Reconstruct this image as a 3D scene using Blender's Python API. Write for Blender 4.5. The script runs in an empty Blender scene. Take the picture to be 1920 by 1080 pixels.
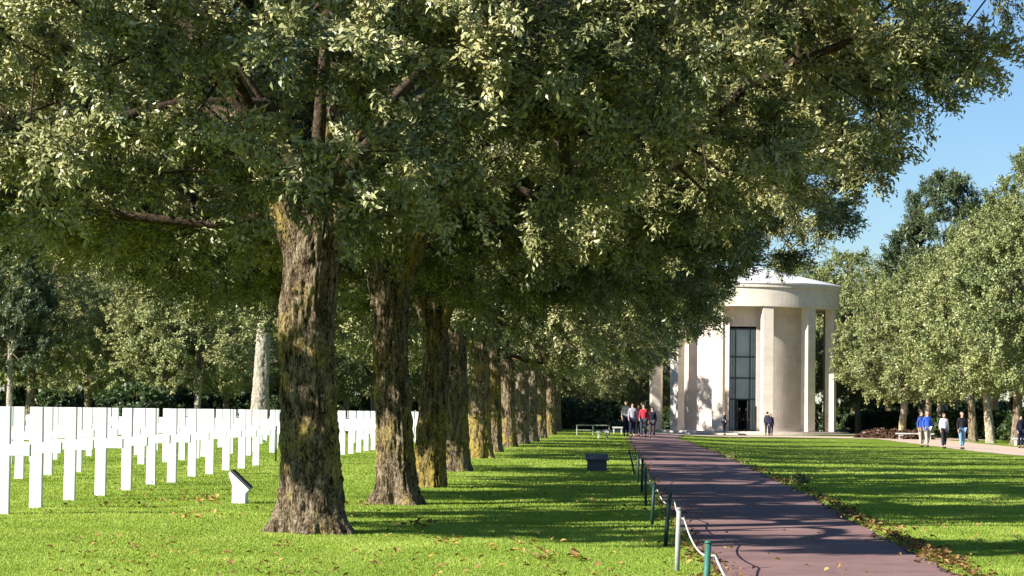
import bpy, math, random
import numpy as np
from mathutils import Matrix, Vector

# ------------------------------------------------------------------ camera, sky, sun
sc = bpy.context.scene
W_PX, F_PX, EYE = 1920.0, 4500.0, 1.12
cam_d = bpy.data.cameras.new("camera")
cam = bpy.data.objects.new("camera", cam_d)
sc.collection.objects.link(cam)
cam_d.sensor_width = 36.0
cam_d.lens = 36.0 * F_PX / W_PX
cam_d.clip_start = 0.1
cam_d.clip_end = 4000.0
YAW, PITCH, ROLL = math.atan(156 / F_PX), math.atan(234 / F_PX), 0.0125
CM = Matrix.Rotation(YAW, 4, 'Z') @ Matrix.Rotation(math.pi / 2 + PITCH, 4, 'X') @ Matrix.Rotation(ROLL, 4, 'Z')
cam.matrix_world = Matrix.Translation((0, 0, EYE)) @ CM
sc.camera = cam

SUN_EL = math.radians(29)
SUN_BACK = math.radians(32)          # how far the sun stands behind the pure-left direction
sdir = Vector((-math.cos(SUN_EL) * math.cos(SUN_BACK), -math.cos(SUN_EL) * math.sin(SUN_BACK), math.sin(SUN_EL)))
world = bpy.data.worlds.new("World")
sc.world = world
world.use_nodes = True
wn = world.node_tree
sky = wn.nodes.new('ShaderNodeTexSky')
sky.sky_type = 'NISHITA'
sky.sun_disc = False
sky.sun_elevation = SUN_EL
sky.sun_rotation = math.atan2(sdir.x, sdir.y)
sky.air_density = 1.1
sky.dust_density = 0.0
sky.ozone_density = 4.5
bg = wn.nodes['Background']
tint = wn.nodes.new('ShaderNodeMix'); tint.data_type = 'RGBA'; tint.blend_type = 'MULTIPLY'
tint.inputs['Factor'].default_value = 1.0
tint.inputs[7].default_value = (0.92, 1.02, 1.16, 1)
wn.links.new(sky.outputs[0], tint.inputs[6])
wn.links.new(tint.outputs[2], bg.inputs[0])
bg.inputs[1].default_value = 0.052
sun_d = bpy.data.lights.new("sun", 'SUN')
sun_d.energy = 5.0
sun_d.angle = math.radians(0.5)
sun_d.color = (1.0, 0.945, 0.86)
sun = bpy.data.objects.new("sun", sun_d)
sc.collection.objects.link(sun)
sun.rotation_euler = sdir.to_track_quat('Z', 'Y').to_euler()
sun.location = (-40, -20, 40)
sc.view_settings.view_transform = 'Standard'
sc.view_settings.look = 'None'
sc.view_settings.exposure = 1.2
sc.view_settings.gamma = 1.0
sc.render.resolution_x = 1024
sc.render.resolution_y = 576

# ------------------------------------------------------------------ helpers
col = sc.collection
rnd = random.Random(7)


def sstep(a, b, x):
    t = np.clip((x - a) / (b - a), 0, 1)
    return t * t * (3 - 2 * t)


def gz(x, y):
    return -0.30 * sstep(40, 110, y) * sstep(0, 9, x)


def ray(px, py):
    v = Vector(((px - 960) / F_PX, -(py - 540) / F_PX, -1.0))
    return (CM.to_3x3() @ v)


def ground_pt(px, py):
    """point of the ground seen at a pixel of the photograph (1920 wide)"""
    d = ray(px, py)
    z = 0.0
    for _ in range(12):
        t = (z - EYE) / d.z
        x, y = d.x * t, d.y * t
        z = float(gz(x, y))
    return x, y


def at_dist(px, Y):
    """ground point in the vertical plane of pixel column px at depth Y"""
    d = ray(px, 774)
    t = Y / d.y
    return d.x * t, Y


def mesh_np(name, verts, quads=None, tris=None, attrs=None, smooth=False):
    me = bpy.data.meshes.new(name)
    verts = np.asarray(verts, dtype=np.float32).reshape(-1, 3)
    loops, totals = [], []
    if quads is not None and len(quads):
        q = np.asarray(quads, dtype=np.int32).reshape(-1, 4)
        loops.append(q.ravel()); totals.append(np.full(len(q), 4, np.int32))
    if tris is not None and len(tris):
        t = np.asarray(tris, dtype=np.int32).reshape(-1, 3)
        loops.append(t.ravel()); totals.append(np.full(len(t), 3, np.int32))
    loops = np.concatenate(loops); totals = np.concatenate(totals)
    me.vertices.add(len(verts)); me.vertices.foreach_set('co', verts.ravel())
    me.loops.add(len(loops)); me.loops.foreach_set('vertex_index', loops)
    me.polygons.add(len(totals))
    starts = np.concatenate(([0], np.cumsum(totals)[:-1])).astype(np.int32)
    me.polygons.foreach_set('loop_start', starts)
    me.polygons.foreach_set('loop_total', totals)
    if smooth:
        me.polygons.foreach_set('use_smooth', np.ones(len(totals), dtype=bool))
    me.update(calc_edges=True)
    if attrs:
        for k, v in attrs.items():
            a = me.attributes.new(k, 'FLOAT', 'POINT')
            a.data.foreach_set('value', np.asarray(v, dtype=np.float32))
    return me


def link(name, me, m=None, parent=None, loc=None, rz=None):
    o = bpy.data.objects.new(name, me)
    col.objects.link(o)
    if m is not None and not me.materials:
        me.materials.append(m)
    if parent is not None:
        o.parent = parent
    if loc is not None:
        o.location = loc
    if rz is not None:
        o.rotation_euler = (0, 0, rz)
    return o


def tag(o, label=None, cat=None, group=None, kind=None):
    if label: o['label'] = label
    if cat: o['category'] = cat
    if group: o['group'] = group
    if kind: o['kind'] = kind
    return o


def empty(name, loc=(0, 0, 0), rz=0.0):
    o = bpy.data.objects.new(name, None)
    o.empty_display_size = 0.2
    col.objects.link(o)
    o.location = loc
    o.rotation_euler = (0, 0, rz)
    return o


KIDS = {}


def kids(o):
    return [c for c in o.children]


def copy_tree(o, parent=None):
    c = o.copy()
    col.objects.link(c)
    c.parent = parent
    for ch in kids(o):
        copy_tree(ch, c)
    return c


class MB:
    """collects boxes, prisms and tubes into one mesh"""
    def __init__(s):
        s.v = []; s.f = []

    def add(s, vs, fs):
        b = len(s.v)
        s.v += [tuple(p) for p in vs]
        s.f += [tuple(i + b for i in f) for f in fs]
        return s

    def box(s, cx, cy, z0, sx, sy, sz, rz=0.0, taper=1.0):
        c, sn = math.cos(rz), math.sin(rz)
        vs = []
        for k, z in enumerate((z0, z0 + sz)):
            t = 1.0 if k == 0 else taper
            for dx, dy in ((-1, -1), (1, -1), (1, 1), (-1, 1)):
                x, y = dx * sx / 2 * t, dy * sy / 2 * t
                vs.append((cx + c * x - sn * y, cy + sn * x + c * y, z))
        return s.add(vs, [(3, 2, 1, 0), (4, 5, 6, 7), (0, 1, 5, 4), (1, 2, 6, 5), (2, 3, 7, 6), (3, 0, 4, 7)])

    def prism(s, prof, x0, x1):
        """profile in (y,z) pushed along x"""
        n = len(prof)
        vs = [(x0, p[0], p[1]) for p in prof] + [(x1, p[0], p[1]) for p in prof]
        fs = [tuple(range(n))[::-1], tuple(range(n, 2 * n))]
        fs += [(i, (i + 1) % n, (i + 1) % n + n, i + n) for i in range(n)]
        return s.add(vs, fs)

    def tube(s, pts, rads, n=8, cap=True):
        pts = [Vector(p) for p in pts]
        vs, fs = [], []
        ref = Vector((0.31, 0.12, 1)).normalized()
        for i, p in enumerate(pts):
            d = (pts[min(i + 1, len(pts) - 1)] - pts[max(i - 1, 0)])
            d = d.normalized() if d.length > 1e-9 else Vector((0, 0, 1))
            a = d.cross(ref)
            if a.length < 0.05:
                a = d.cross(Vector((1, 0, 0)))
            a.normalize(); b = d.cross(a).normalized()
            r = rads[i] if hasattr(rads, '__len__') else rads
            for k in range(n):
                t = 2 * math.pi * k / n
                vs.append(p + a * (r * math.cos(t)) + b * (r * math.sin(t)))
        for i in range(len(pts) - 1):
            for k in range(n):
                k2 = (k + 1) % n
                fs.append((i * n + k, i * n + k2, (i + 1) * n + k2, (i + 1) * n + k))
        if cap:
            fs.append(tuple(range(n))[::-1])
            fs.append(tuple((len(pts) - 1) * n + k for k in range(n)))
        return s.add(vs, fs)

    def mesh(s, name, smooth=False, bevel=0.0, seg=2):
        me = bpy.data.meshes.new(name)
        me.from_pydata(s.v, [], s.f)
        if bevel > 0:
            import bmesh
            bm = bmesh.new(); bm.from_mesh(me)
            bmesh.ops.recalc_face_normals(bm, faces=bm.faces)
            eds = [e for e in bm.edges if len(e.link_faces) == 2 and e.calc_face_angle(0) > 0.5]
            bmesh.ops.bevel(bm, geom=eds, offset=bevel, segments=seg, affect='EDGES', profile=0.6)
            bm.to_mesh(me); bm.free()
        me.update()
        if smooth:
            me.polygons.foreach_set('use_smooth', [True] * len(me.polygons))
        return me


# ---- vectorised value noise (for geometry)
def vnoise(p, seed=0):
    p = np.asarray(p, dtype=np.float64)
    i = np.floor(p).astype(np.int64); f = p - i
    f = f * f * (3 - 2 * f)
    out = 0
    for dx in (0, 1):
        for dy in (0, 1):
            for dz in (0, 1):
                h = ((i[..., 0] + dx) * 374761393 + (i[..., 1] + dy) * 668265263 + (i[..., 2] + dz) * 2147483647 + seed * 1274126177) & 0xffffffff
                h = ((h ^ (h >> 13)) * 1274126177) & 0xffffffff
                v = ((h ^ (h >> 16)) & 0xffff) / 65535.0
                w = (f[..., 0] if dx else 1 - f[..., 0]) * (f[..., 1] if dy else 1 - f[..., 1]) * (f[..., 2] if dz else 1 - f[..., 2])
                out = out + v * w
    return out * 2 - 1


# ------------------------------------------------------------------ materials
def new_mat(name):
    m = bpy.data.materials.new(name)
    m.use_nodes = True
    nt = m.node_tree
    return m, nt, nt.nodes['Principled BSDF']


def ramp(nt, stops):
    r = nt.nodes.new('ShaderNodeValToRGB')
    cr = r.color_ramp
    cr.elements[0].position = stops[0][0]; cr.elements[0].color = (*stops[0][1], 1)
    cr.elements[1].position = stops[-1][0]; cr.elements[1].color = (*stops[-1][1], 1)
    for p, c in stops[1:-1]:
        e = cr.elements.new(p); e.color = (*c, 1)
    return r


def noise(nt, scale, detail=4, rough=0.6, coord='Object', scl=None, dist=0.0):
    tc = nt.nodes.new('ShaderNodeTexCoord')
    n = nt.nodes.new('ShaderNodeTexNoise')
    n.inputs['Scale'].default_value = scale
    n.inputs['Detail'].default_value = detail
    n.inputs['Roughness'].default_value = rough
    n.inputs['Distortion'].default_value = dist
    if scl:
        mp = nt.nodes.new('ShaderNodeMapping')
        mp.inputs['Scale'].default_value = scl
        nt.links.new(tc.outputs[coord], mp.inputs[0]); nt.links.new(mp.outputs[0], n.inputs['Vector'])
    else:
        nt.links.new(tc.outputs[coord], n.inputs['Vector'])
    return n


def mix(nt, fac, a, b, mode='MIX'):
    m = nt.nodes.new('ShaderNodeMix')
    m.data_type = 'RGBA'; m.blend_type = mode
    if isinstance(fac, float): m.inputs['Factor'].default_value = fac
    else: nt.links.new(fac, m.inputs['Factor'])
    for s, v in ((6, a), (7, b)):
        if isinstance(v, tuple): m.inputs[s].default_value = (*v, 1)
        else: nt.links.new(v, m.inputs[s])
    return m.outputs[2]


def bump(nt, b, height, strength, dist=0.02):
    n = nt.nodes.new('ShaderNodeBump')
    n.inputs['Strength'].default_value = strength
    n.inputs['Distance'].default_value = dist
    nt.links.new(height, n.inputs['Height'])
    nt.links.new(n.outputs[0], b.inputs['Normal'])


def simple(name, c, rough=0.7, var=0.12, scale=20, spec=0.3, bmp=0.0, metallic=0.0):
    m, nt, b = new_mat(name)
    n = noise(nt, scale)
    lo = tuple(max(0, x * (1 - var)) for x in c); hi = tuple(min(1, x * (1 + var)) for x in c)
    r = ramp(nt, [(0.3, lo), (0.7, hi)])
    nt.links.new(n.outputs[0], r.inputs[0])
    nt.links.new(r.outputs[0], b.inputs['Base Color'])
    b.inputs['Roughness'].default_value = rough
    b.inputs['Specular IOR Level'].default_value = spec
    b.inputs['Metallic'].default_value = metallic
    if bmp: bump(nt, b, n.outputs[0], bmp)
    return m


def leaf_mat(name, stops, transl=0.28, rough=0.42, spec=0.5, var=0.12):
    m, nt, b = new_mat(name)
    a = nt.nodes.new('ShaderNodeAttribute'); a.attribute_name = 'tint'
    oi = nt.nodes.new('ShaderNodeObjectInfo')
    ad = nt.nodes.new('ShaderNodeMath'); ad.operation = 'MULTIPLY_ADD'
    nt.links.new(oi.outputs['Random'], ad.inputs[0]); ad.inputs[1].default_value = var
    nt.links.new(a.outputs['Fac'], ad.inputs[2])
    r = ramp(nt, stops)
    nt.links.new(ad.outputs[0], r.inputs[0])
    nt.links.new(r.outputs[0], b.inputs['Base Color'])
    b.inputs['Roughness'].default_value = rough
    b.inputs['Specular IOR Level'].default_value = spec
    t = nt.nodes.new('ShaderNodeBsdfTranslucent')
    tcol = mix(nt, 1.0, r.outputs[0], (1.5, 1.6, 0.6), 'MULTIPLY')
    nt.links.new(tcol, t.inputs['Color'])
    ms = nt.nodes.new('ShaderNodeMixShader'); ms.inputs[0].default_value = transl
    out = nt.nodes['Material Output']
    nt.links.new(b.outputs[0], ms.inputs[1]); nt.links.new(t.outputs[0], ms.inputs[2])
    nt.links.new(ms.outputs[0], out.inputs[0])
    return m


M = {}
M['oak_leaf'] = leaf_mat('oak_leaf', [(0.0, (0.05, 0.072, 0.032)), (0.35, (0.14, 0.162, 0.062)), (0.62, (0.31, 0.315, 0.128)),
                                      (0.88, (0.42, 0.41, 0.19)), (0.965, (0.34, 0.28, 0.07)), (1.0, (0.26, 0.16, 0.04))], 0.02, 0.42, 0.55)
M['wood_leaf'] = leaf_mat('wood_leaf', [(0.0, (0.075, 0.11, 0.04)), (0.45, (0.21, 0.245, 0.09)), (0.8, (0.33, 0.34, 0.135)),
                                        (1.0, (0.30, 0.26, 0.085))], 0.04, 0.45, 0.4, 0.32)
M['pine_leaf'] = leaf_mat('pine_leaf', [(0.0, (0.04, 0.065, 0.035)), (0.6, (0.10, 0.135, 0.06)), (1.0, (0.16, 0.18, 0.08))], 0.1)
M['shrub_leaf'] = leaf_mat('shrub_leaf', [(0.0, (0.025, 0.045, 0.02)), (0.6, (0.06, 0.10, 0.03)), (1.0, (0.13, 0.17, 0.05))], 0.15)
M['grass_blade'] = leaf_mat('grass_blade', [(0.0, (0.11, 0.18, 0.020)), (0.45, (0.25, 0.345, 0.050)), (0.8, (0.39, 0.47, 0.10)),
                                            (1.0, (0.58, 0.56, 0.24))], 0.3, 0.55, 0.25)
M['dead_leaf'] = leaf_mat('dead_leaf', [(0.0, (0.06, 0.035, 0.02)), (0.4, (0.19, 0.10, 0.04)), (0.7, (0.36, 0.22, 0.09)),
                                        (1.0, (0.50, 0.34, 0.10))], 0.15, 0.6, 0.2)


def bark_mat(name, lichen, pale=0.0):
    m, nt, b = new_mat(name)
    n1 = noise(nt, 15, 8, 0.7, scl=(1, 1, 0.25))
    n1b = noise(nt, 60, 4, 0.75, scl=(1, 1, 0.45))
    r1 = ramp(nt, [(0.42, (0.010, 0.007, 0.005)), (0.49, (0.085 + pale, 0.060 + pale, 0.034 + pale * 0.8)), (0.56, (0.26 + pale, 0.20 + pale, 0.125 + pale)), (0.66, (0.52 + pale, 0.45 + pale, 0.33 + pale))])
    mx = nt.nodes.new('ShaderNodeMath'); mx.operation = 'MULTIPLY_ADD'
    nt.links.new(n1b.outputs[0], mx.inputs[0]); mx.inputs[1].default_value = 0.55
    sb = nt.nodes.new('ShaderNodeMath'); sb.operation = 'MULTIPLY'
    nt.links.new(n1.outputs[0], sb.inputs[0]); sb.inputs[1].default_value = 0.5
    nt.links.new(sb.outputs[0], mx.inputs[2])
    nt.links.new(mx.outputs[0], r1.inputs[0])
    n2 = noise(nt, 1.7, 6, 0.66, scl=(1, 1, 0.6), dist=0.4)
    r2 = ramp(nt, [(0.84 - 0.20 * lichen, (0, 0, 0)), (0.98 - 0.20 * lichen, (.92, .92, .92))])
    tcz = nt.nodes.new('ShaderNodeTexCoord'); sx = nt.nodes.new('ShaderNodeSeparateXYZ')
    nt.links.new(tcz.outputs['Object'], sx.inputs[0])
    wz = ramp(nt, [(0.0, (0, 0, 0)), (0.15, (0.2,) * 3), (0.27, (1, 1, 1)), (0.56, (.9,) * 3), (0.78, (0.15,) * 3), (1.0, (0.0,) * 3)])
    dv = nt.nodes.new('ShaderNodeMath'); dv.operation = 'DIVIDE'; dv.inputs[1].default_value = 2.9
    oir = nt.nodes.new('ShaderNodeObjectInfo'); zo = nt.nodes.new('ShaderNodeMath'); zo.operation = 'MULTIPLY_ADD'; zo.inputs[1].default_value = 0.9
    nt.links.new(oir.outputs['Random'], zo.inputs[0]); nt.links.new(sx.outputs['Z'], zo.inputs[2])
    zs = nt.nodes.new('ShaderNodeMath'); zs.operation = 'SUBTRACT'; zs.inputs[1].default_value = 0.08
    nt.links.new(zo.outputs[0], zs.inputs[0]); nt.links.new(zs.outputs[0], dv.inputs[0]); nt.links.new(dv.outputs[0], wz.inputs[0])
    az_ = nt.nodes.new('ShaderNodeMath'); az_.operation = 'MULTIPLY_ADD'; az_.inputs[1].default_value = 0.24
    hf = nt.nodes.new('ShaderNodeMath'); hf.operation = 'MULTIPLY'; hf.inputs[1].default_value = 1.25
    nt.links.new(n2.outputs[0], hf.inputs[0])
    nt.links.new(wz.outputs[0], az_.inputs[0]); nt.links.new(hf.outputs[0], az_.inputs[2])
    nt.links.new(az_.outputs[0], r2.inputs[0])
    # lichen only sits on the ridges
    rr = ramp(nt, [(0.47, (0, 0, 0)), (0.55, (1, 1, 1))])
    nt.links.new(mx.outputs[0], rr.inputs[0])
    f = mix(nt, 1.0, r2.outputs[0], rr.outputs[0], 'MULTIPLY')
    n3 = noise(nt, 14, 3)
    r3 = ramp(nt, [(0.35, (0.25, 0.18, 0.035)), (0.65, (0.52, 0.40, 0.08))])
    nt.links.new(n3.outputs[0], r3.inputs[0])
    c = mix(nt, f, r1.outputs[0], r3.outputs[0])
    nt.links.new(c, b.inputs['Base Color'])
    b.inputs['Roughness'].default_value = 0.9
    b.inputs['Specular IOR Level'].default_value = 0.15
    bump(nt, b, mx.outputs[0], 1.0, 0.07)
    return m


M['bark'] = bark_mat('bark', 0.5)
M['bark_lichen'] = bark_mat('bark_lichen', 0.9)
M['limb_bark'] = simple('limb_bark', (0.062, 0.045, 0.029), 0.9, 0.75, 28, 0.1, 0.9)
M['bark_grey'] = bark_mat('bark_grey', 0.0, 0.03)
M['bark_pale'] = bark_mat('bark_pale', 0.3, 0.22)


def ground_mat():
    m, nt, b = new_mat('lawn')
    n = noise(nt, 0.35, 5, 0.6)
    n2 = noise(nt, 60, 3, 0.7)
    r = ramp(nt, [(0.35, (0.16, 0.235, 0.025)), (0.65, (0.25, 0.335, 0.05))])
    r2 = ramp(nt, [(0.3, (0.55, 0.6, 0.5)), (0.7, (1.25, 1.2, 1.2))])
    nt.links.new(n.outputs[0], r.inputs[0]); nt.links.new(n2.outputs[0], r2.inputs[0])
    c = mix(nt, 1.0, r.outputs[0], r2.outputs[0], 'MULTIPLY')
    nt.links.new(c, b.inputs['Base Color'])
    b.inputs['Roughness'].default_value = 0.95
    b.inputs['Specular IOR Level'].default_value = 0.05
    bump(nt, b, n2.outputs[0], 0.8, 0.03)
    return m


M['lawn'] = ground_mat()


def tarmac(name, c1, c2, spk=0.25):
    m, nt, b = new_mat(name)
    n = noise(nt, 1.3, 6, 0.65)
    n2 = noise(nt, 70, 3, 0.8)
    r = ramp(nt, [(0.3, c1), (0.7, c2)])
    r2 = ramp(nt, [(0.3, (1 - spk,) * 3), (0.72, (1 + spk,) * 3)])
    nt.links.new(n.outputs[0], r.inputs[0]); nt.links.new(n2.outputs[0], r2.inputs[0])
    c = mix(nt, 1.0, r.outputs[0], r2.outputs[0], 'MULTIPLY')
    nt.links.new(c, b.inputs['Base Color'])
    b.inputs['Roughness'].default_value = 0.85
    b.inputs['Specular IOR Level'].default_value = 0.3
    bump(nt, b, n2.outputs[0], 0.6, 0.006)
    return m


M['path'] = tarmac('red_tarmac', (0.175, 0.10, 0.094), (0.30, 0.182, 0.165), .42)
M['sand'] = tarmac('sand_path', (0.50, 0.38, 0.29), (0.62, 0.48, 0.37), 0.15)
M['soil'] = tarmac('soil', (0.06, 0.04, 0.025), (0.13, 0.085, 0.05), 0.5)


def stone_mat(name, c, joints=(1.4, 0.7), var=0.06, uv=True):
    m, nt, b = new_mat(name)
    tc = nt.nodes.new('ShaderNodeTexCoord')
    br = nt.nodes.new('ShaderNodeTexBrick')
    br.inputs['Scale'].default_value = 1.0
    br.inputs['Brick Width'].default_value = joints[0]
    br.inputs['Row Height'].default_value = joints[1]
    br.inputs['Mortar Size'].default_value = 0.012
    br.inputs['Mortar Smooth'].default_value = 0.3
    br.inputs['Color1'].default_value = (*[x * (1 - var) for x in c], 1)
    br.inputs['Color2'].default_value = (*[min(1, x * (1 + var)) for x in c], 1)
    br.inputs['Mortar'].default_value = (*[x * 0.86 for x in c], 1)
    nt.links.new(tc.outputs['UV' if uv else 'Object'], br.inputs['Vector'])
    n = noise(nt, 1.2, 8, 0.7)
    r = ramp(nt, [(0.3, (0.86, 0.84, 0.82)), (0.65, (1.04, 1.04, 1.04))])
    nt.links.new(n.outputs[0], r.inputs[0])
    c_ = mix(nt, 1.0, br.outputs[0], r.outputs[0], 'MULTIPLY')
    nt.links.new(c_, b.inputs['Base Color'])
    b.inputs['Roughness'].default_value = 0.8
    b.inputs['Specular IOR Level'].default_value = 0.2
    bump(nt, b, n.outputs[0], 0.15, 0.02)
    return m


M['limestone'] = stone_mat('limestone', (0.70, 0.635, 0.53), var=.05)
M['limestone_pink'] = stone_mat('limestone_pink', (0.67, 0.59, 0.52), (1.3, 0.65), .06)
M['roof'] = simple('roof_stone', (0.74, 0.73, 0.74), 0.6, 0.05, 2)
M['marble'] = simple('marble', (0.84, 0.84, 0.83), 0.45, 0.04, 6, 0.4)
_nt = M['marble'].node_tree; _b = _nt.nodes['Principled BSDF']; _src = _b.inputs['Base Color'].links[0].from_socket
_oi = _nt.nodes.new('ShaderNodeObjectInfo'); _r = ramp(_nt, [(0.0, (0.74, 0.75, 0.77)), (1.0, (1.0, 1.0, 1.0))])
_nt.links.new(_oi.outputs['Random'], _r.inputs[0])
_nt.links.new(mix(_nt, 1.0, _src, _r.outputs[0], 'MULTIPLY'), _b.inputs['Base Color'])
M['marble_bench'] = simple('bench_stone', (0.46, 0.45, 0.42), 0.6, 0.1, 5)
M['granite'] = simple('granite', (0.09, 0.09, 0.11), 0.6, 0.3, 40, 0.4)
M['slate'] = simple('slate_plaque', (0.055, 0.065, 0.085), 0.4, 0.25, 12, 0.5)
M['grey_stone'] = simple('grey_bench', (0.22, 0.20, 0.18), 0.8, 0.2, 6)
M['glass'] = simple('door_glass', (0.27, 0.34, 0.36), 0.12, 0.15, 0.8, 0.6)  # blue-grey sky reflection is painted into the base colour
M['bronze'] = simple('dark_bronze', (0.028, 0.034, 0.036), 0.4, 0.3, 4, 0.5)
M['void'] = simple('interior_shade_paint', (0.02, 0.022, 0.03), 0.8, 0.3, 3)  # near-black colour stands in for the shade inside the chapel
M['green_paint'] = simple('green_paint', (0.025, 0.12, 0.085), 0.6, 0.3, 25, 0.5)
M['dark_green'] = simple('dark_green_paint', (0.008, 0.035, 0.026), 0.55, 0.3, 25, 0.4)
M['grey_wood'] = simple('grey_weathered_wood', (0.33, 0.34, 0.30), 0.8, 0.25, 30)
M['rope'] = simple('pale_rope', (0.55, 0.55, 0.50), 0.8, 0.2, 120)
M['skin'] = simple('skin', (0.48, 0.29, 0.21), 0.5, 0.06, 10)

# ------------------------------------------------------------------ ground
ys = np.concatenate([np.arange(-60, 200, 2.5), np.geomspace(200, 1600, 24)])
xs = np.concatenate([-np.geomspace(700, 16, 22), np.arange(-15, 30, 0.5), np.geomspace(30, 700, 22)])
X, Y = np.meshgrid(xs, ys)
Z = gz(X, Y)
nx, ny = len(xs), len(ys)
ii = np.arange(nx * ny).reshape(ny, nx)
q = np.stack([ii[:-1, :-1], ii[:-1, 1:], ii[1:, 1:], ii[1:, :-1]], -1).reshape(-1, 4)
g = link('ground', mesh_np('ground', np.stack([X, Y, Z], -1).reshape(-1, 3), q, smooth=True), M['lawn'])
tag(g, kind='structure')

Lpx = [(1334, 1070), (1282, 1007), (1240, 940), (1209, 872), (1186, 836), (1180, 823)]
Rpx = [(1800, 1080), (1595, 976), (1527, 932), (1465, 906), (1368, 859), (1293, 829), (1268, 822)]
Lw = sorted([ground_pt(*p)[::-1] for p in Lpx]); Rw = sorted([ground_pt(*p)[::-1] for p in Rpx])
Lw = [(2.0, Lw[0][1] - 0.03)] + Lw + [(172.0, 3.2)]
Rw = [(2.0, Rw[0][1] - 0.1)] + Rw + [(172.0, 6.6)]
Ly, Lx = np.array(Lw).T; Ry, Rx = np.array(Rw).T


def path_l(y): return np.interp(y, Ly, Lx)


def path_r(y): return np.interp(y, Ry, Rx)


def edge_n(y, seed, amp):
    p = np.stack([y * 1.3, y * 0 + seed, y * 0], -1)
    p2 = np.stack([y * 5.0, y * 0 + seed, y * 0], -1)
    return amp * (vnoise(p, seed) + 0.6 * vnoise(p2, seed + 5))


def ribbon(name, yv, xl, xr, m, dz, ncol=8):
    cols = [xl + (xr - xl) * k / ncol for k in range(ncol + 1)]
    V = np.stack([np.stack([c, yv, gz(c, yv) + dz], -1) for c in cols], 1)
    n, k = len(yv), ncol + 1
    ii = np.arange(n * k).reshape(n, k)
    q = np.stack([ii[:-1, :-1], ii[:-1, 1:], ii[1:, 1:], ii[1:, :-1]], -1).reshape(-1, 4)
    o = link(name, mesh_np(name, V.reshape(-1, 3), q, smooth=True), m)
    tag(o, kind='structure')
    return o


yv = np.concatenate([np.arange(2, 60, 0.12), np.arange(60, 172.1, 0.5)])
ribbon('path_edge_soil', yv, path_l(yv) - 0.13 + edge_n(yv, 3, 0.06), path_r(yv) + 0.10 + edge_n(yv, 4, 0.13), M['soil'], 0.008)
ribbon('footpath', yv, path_l(yv) + 0.03 + edge_n(yv, 8, 0.025), path_r(yv) - 0.05 + edge_n(yv, 9, 0.09), M['path'], 0.014)
yv2 = np.arange(50, 176, 1.5)
ribbon('gravel_path', yv2, np.interp(yv2, [50, 90, 160, 176], [14.6, 15.9, 18.6, 19]) + edge_n(yv2, 11, 0.12),
       np.interp(yv2, [50, 90, 160, 176], [18.8, 19.8, 23, 23.5]) + edge_n(yv2, 12, 0.12), M['sand'], 0.012)
yv3 = np.arange(158.5, 173, 1.0)
ribbon('forecourt', yv3, np.full_like(yv3, 0.6), np.full_like(yv3, 26.0), M['sand'], 0.02, 30)

# ------------------------------------------------------------------ grass blades (stuff)
rs = np.random.default_rng(5)


def on_path(x, y, mar=0.0):
    return (x > path_l(y) - mar) & (x < path_r(y) + mar) & (y < 172)


def grass(n, y0, y1, seed):
    r = np.random.default_rng(seed)
    inv = r.uniform(1 / y1, 1 / y0, n)         # uniform on screen
    y = 1 / inv
    u = r.uniform(-0.27, 0.24, n)
    x = u * y + 0.0347 * 0 * y
    keep = ~on_path(x, y, -0.02)
    keep &= ~((x > 14.6) & (y > 50))
    x, y = x[keep], y[keep]
    cl = vnoise(np.stack([x * 2.2, y * 1.4, x * 0], -1), 3)
    c2 = vnoise(np.stack([x * 0.35, y * 0.2, x * 0], -1), 9)
    n = len(x)
    h = r.uniform(0.010, 0.024, n) * (1 + 0.35 * cl)
    w = 0.0023 + 0.00016 * y
    a = r.uniform(0, 2 * np.pi, n); lean = r.uniform(0, 0.018, n); la = r.uniform(0, 2 * np.pi, n)
    z = gz(x, y)
    near_edge = on_path(x, y, 0.14)
    h = np.where(near_edge, h * 1.7, h)
    b0 = np.stack([x - w * np.cos(a), y - w * np.sin(a), z], -1)
    b1 = np.stack([x + w * np.cos(a), y + w * np.sin(a), z], -1)
    t = np.stack([x + lean * np.cos(la), y + lean * np.sin(la), z + h], -1)
    V = np.stack([b0, b1, t], 1).reshape(-1, 3)
    tint = np.clip(0.42 + 0.16 * cl + 0.18 * c2 + r.normal(0, 0.08, n), 0, 0.99)
    return V, np.repeat(tint, 3)


V1, t1 = grass(1150000, 12.5, 70, 21)
V2, t2 = grass(110000, 70, 160, 22)
V = np.concatenate([V1, V2]); tt = np.concatenate([t1, t2])
go = link('grass', mesh_np('grass', V, tris=np.arange(len(V)).reshape(-1, 3), attrs={'tint': tt}), M['grass_blade'])
tag(go, 'short mown green grass of the lawns', 'grass', kind='stuff')


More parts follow.
